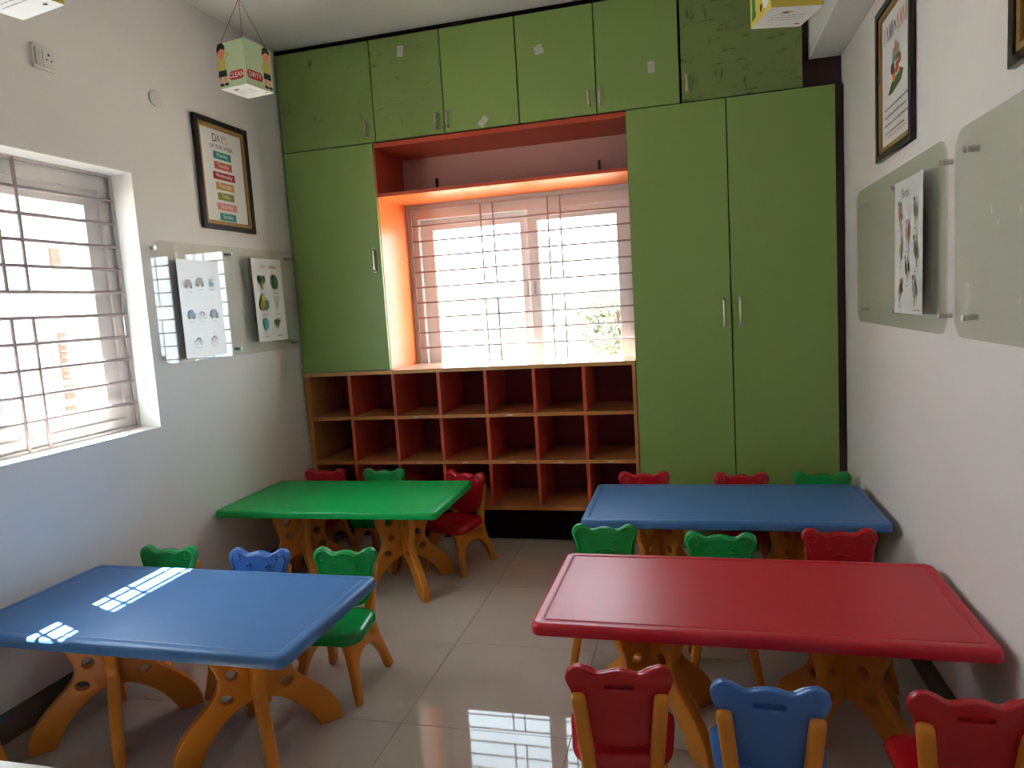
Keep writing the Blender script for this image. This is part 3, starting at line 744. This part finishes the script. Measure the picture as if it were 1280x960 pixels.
# ------------------------------------------------------------------ hanging paper boxes
def hanging_box(label, cx, cy, z0, w, d, h, rz, body, faces, apex_z):
    t = thing('hanging_box', label, 'paper box', (cx, cy, z0), (0, 0, rz), 'paper boxes hung from the ceiling')
    th = .002
    m = boxes_mesh([(-w/2, w/2, -d/2, -d/2+th, 0, h), (-w/2, w/2, d/2-th, d/2, 0, h), (-w/2, -w/2+th, -d/2+th, d/2-th, 0, h), (w/2-th, w/2, -d/2+th, d/2-th, 0, h)])
    link('card_wall', m, body, t)
    box('base', -w/2, w/2, -d/2, d/2, -.001, .0, CARDW, t)
    for k, (x, y) in enumerate(((-1, -1), (1, -1), (1, 1), (-1, 1))):
        link('string', tube([(x*(w/2-.006), y*(d/2-.006), h-.012), (0, 0, apex_z-z0)], .0011, 5), STRING, t)
    link('string', tube([(0, 0, apex_z-z0-.004), (0, 0, ZC-z0)], .0013, 5), STRING, t)
    # print on the underside
    p = Print(); rng = random.Random(int(cx*100))
    for k in range(3): p.marks(-.32*w, .32*w, .02-.018*k, .006, INK['pale'], rng)
    p.poly(circle(-.02, .048, .014, 12, .008), INK['brown']); p.poly(circle(.06, -.055, .010, 10, .005), INK['brown']); p.poly(circle(-.006, .052, .008, 10, .005), INK['lime'])
    p.build('base_print', t, Matrix.Translation((0, 0, -.001)) @ Matrix.Rotation(pi, 4, 'X'))
    M = {'front': Matrix.Translation((0, -d/2, h/2)) @ Matrix.Rotation(pi/2, 4, 'X'), 'right': Matrix.Translation((w/2, 0, h/2)) @ Matrix.Rotation(pi/2, 4, 'Z') @ Matrix.Rotation(pi/2, 4, 'X'),
         'left': Matrix.Translation((-w/2, 0, h/2)) @ Matrix.Rotation(-pi/2, 4, 'Z') @ Matrix.Rotation(pi/2, 4, 'X')}
    for side, fn in faces: fn(t, M[side], d if side != 'front' else w, h)
    return t
def boy(q, x, y, s, shoe='black'):
    """small generic child figure, feet at y"""
    P_ = lambda pts: [(x+px*s, y+py*s) for px, py in pts]
    for k in (-.012, .012): q.poly(P_([(k-.006, .006), (k+.006, .006), (k+.007, .040), (k-.007, .040)]), INK['skin']); q.poly(P_(circle(k+.004, .005, .012, 10, .006)), INK[shoe])
    q.poly(P_([(-.022, .036), (.022, .036), (.020, .064), (-.020, .064)]), INK['black'])
    q.poly(P_([(-.022, .060), (.022, .060), (.018, .105), (-.018, .105)]), INK['shirt'])
    q.poly(P_([(.018, .102), (.040, .118), (.036, .126), (.014, .100)]), INK['skin']); q.poly(P_([(-.018, .102), (-.030, .070), (-.024, .068), (-.014, .100)]), INK['skin'])
    q.poly(P_(circle(0, .128, .020, 14, .024)), INK['skin']); q.poly(P_([(-.022, .126), (-.020, .150), (-.006, .164), (.012, .162), (.022, .148), (.021, .136), (.0, .144)]), INK['black'])
def sign(q, x, y, w, h, text, size):
    q.poly(rrect(w, h, h*.48, x, y), INK['red']); q.text(text, size, x, y, INK['white'], .9)
def clean_face(t, M, w, h):
    q = Print(); boy(q, -w*.36, -h*.45, 1.12); q.build('boy_picture', t, M)
    q = Print(); sign(q, w*.16, -h*.26, w*.60, h*.20, 'CLEAN', .031); q.build('word_sign', t, M)
def dirty_face(t, M, w, h):
    q = Print(); boy(q, w*.31, -h*.45, 1.12); q.build('boy_picture', t, M)
    q = Print(); sign(q, -w*.16, -h*.25, w*.58, h*.20, 'DIRTY', .031); q.build('word_sign', t, M)
hanging_box('pale green hanging box with CLEAN and DIRTY signs near the day poster', .397, -.940, 2.452, .150, .172, .194, -.14, CARD, [('front', clean_face), ('right', dirty_face)], 2.855)
def yl(t, M, w, h):
    q = Print()
    q.poly([(-w*.42, -h*.42), (-w*.25, -h*.40), (-w*.22, h*.4), (-w*.40, h*.45)], INK['green'])
    q.poly([(-w*.42, -h*.42), (-w*.25, -h*.40), (-w*.20, -h*.34), (-w*.22, -h*.30), (-w*.40, -h*.34)], INK['leaf'])
    for k in range(2): q.poly(circle(w*(.04+.12*k), -h*(.34-.04*k), .009, 9, .014), INK['black'])
    q.poly(circle(w*.28, -h*.25, .030, 12, .034), INK['white']); q.build('picture', t, M)
def yr(t, M, w, h):
    q = Print(); q.poly(rrect(w*.46, h*.22, .012, w*.05, -h*.28), INK['magenta']); q.build('word_sign', t, M)
hanging_box('yellow hanging box with dark red sign near the ceiling beam', 2.670, -1.285, 2.300, .172, .176, .194, .28, CARDY, [('front', yr), ('left', yl)], 2.70)
hanging_box('ochre hanging box with white underside above the wall socket', .589, -2.302, 2.300, .184, .176, .194, -.18, CARDY, [('front', yr), ('right', yl)], 2.70)

# ------------------------------------------------------------------ outside
GROUND = mat('dry ground', (.42, .36, .29), .9, noise=(.4, .2))
BW = mat('white render', (.80, .79, .77), .8); BB = mat('pale blue render', (.55, .62, .68), .8); BGL = mat('dark window', (.10, .13, .16), .2); BRN = mat('brown louvre', (.075, .040, .022), .7)
g = box('ground', -60, 60, -40, 90, -3.6, -3.3, GROUND); struct(g)
def building(label, x0, x1, y0, y1, z1, m, face, wins, ledges=()):
    t = thing('building', label, 'building', ((x0+x1)/2, (y0+y1)/2, -3.3))
    ox, oy = (x0+x1)/2, (y0+y1)/2
    box('wall', x0-ox, x1-ox, y0-oy, y1-oy, 0, z1+3.3, m, t)
    for (a, b, c, d, mm, nm) in wins:
        if face == 'y':
            f = box(nm, a-ox, b-ox, y0-oy-.03, y0-oy+.02, c+3.3, d+3.3, mm, t)
            if nm == 'window': box('sill', a-ox-.1, b-ox+.1, y0-oy-.18, y0-oy-.031, c+3.2, c+3.29, BW, f)
        else:
            f = box(nm, x1-ox-.02, x1-ox+.03, a-oy, b-oy, c+3.3, d+3.3, mm, t)
    for z in ledges:
        if face == 'y': box('ledge', x0-ox-.1, x1-ox+.1, y0-oy-.35, y0-oy-.001, z+3.3, z+3.42, BW, t)
        else: box('ledge', x1-ox+.001, x1-ox+.30, y0-oy, y1-oy, z+3.3, z+3.42, BW, t)
    return t
# neighbour seen through the side window
nb = building('white neighbouring building close outside the side window', -8.5, -4.3, -6, 7.5, 4.2, BW, 'x',
         [(2.02, 2.32, 2.40, 2.83, mat('shaded grey panel', (.14, .16, .17), .7), 'panel'), (2.31, 2.43, 2.09, 2.32, BRN, 'ventilator'), (2.28, 2.37, .90, 1.42, BRN, 'ventilator'),  # panel grey darkened to carry the building's shade
          (2.28, 2.39, .69, .85, BRN, 'ventilator'), (2.27, 2.38, .48, .62, BRN, 'ventilator')], ())
for k in range(7): box('louvre', 2.132, 2.150, 1.53, 1.62, 4.23+.07*k, 4.248+.07*k, mat('tan louvre', (.16, .10, .065), .7), nb)
building('pale apartment block far outside the back window', -15, -2.2, 26, 34, 3.6, BW, 'y',
         [(x, x+.9, z, z+1.1, mm, 'window') for z in (-1.6, .6) for x, mm in ((-13.5, BGL), (-11.6, BB), (-9.7, BGL), (-7.9, BB), (-6.2, BGL), (-4.4, BB))], (-.4, 1.9))
building('low grey block outside the back window beside the trees', -2.8, -1.3, 15, 18, .2, mat('grey render', (.30, .32, .34), .8), 'y', [], ())
def tree(label, x, y, top, r, n, seed, leafc):
    rng = random.Random(seed); t = thing('tree', label, 'tree', (x, y, -3.3))
    h = top+3.3
    link('trunk', tube(spline([(0, 0, 0), (.08, .05, h*.3), (-.05, .1, h*.55), (.1, 0, h*.8)], 3, False), .12, 8), mat('bark', (.16, .11, .07), .9), t, True)
    for k in range(5):
        a = rng.uniform(0, 2*pi); e = rng.uniform(.6, .9)*r
        link('branch', tube([(0, .05, h*.45), (e*cos(a)*.5, e*sin(a)*.5, h*.62), (e*cos(a), e*sin(a), h*.78)], .04, 6), MATS['bark'], t)
    blobs = [(rng.uniform(-.7, .7)*r, rng.uniform(-.7, .7)*r, h-r*rng.uniform(.45, 1.6), r*rng.uniform(.35, .6)) for _ in range(11)]
    vs_, fs_ = [], []
    for i in range(n):
        bx_, by_, bz_, br_ = rng.choice(blobs)
        u = Vector((rng.gauss(0, 1), rng.gauss(0, 1), rng.gauss(0, 1))).normalized()*br_*rng.uniform(.55, 1)
        c_ = Vector((bx_, by_, bz_))+u; s_ = rng.uniform(.05, .10)
        a_ = Vector((rng.gauss(0, 1), rng.gauss(0, 1), rng.gauss(0, 1))).normalized(); b_ = a_.cross(u).normalized()
        k = len(vs_); vs_ += [tuple(c_-a_*s_), tuple(c_+b_*s_*.6), tuple(c_+a_*s_), tuple(c_-b_*s_*.6)]; fs_.append((k, k+1, k+2, k+3))
    o = link('foliage', pydata(vs_, fs_), leafc, t); o['kind'] = 'stuff'
LF1 = mat('leaf light', (.25, .26, .16), .6); LF2 = mat('leaf dark', (.15, .19, .08), .6); LF3 = mat('leaf dry', (.30, .25, .19), .7)
tree('pale green tree outside the back window, tallest of three', -.15, 19.5, 2.15, 1.3, 5000, 1, LF1)
tree('dry brownish tree outside the back window', -.9, 22.8, 1.15, 1.2, 4000, 2, LF3)
tree('dark green tree outside the back window behind the pale one', 2.4, 24, 1.9, 1.6, 4000, 3, LF2)
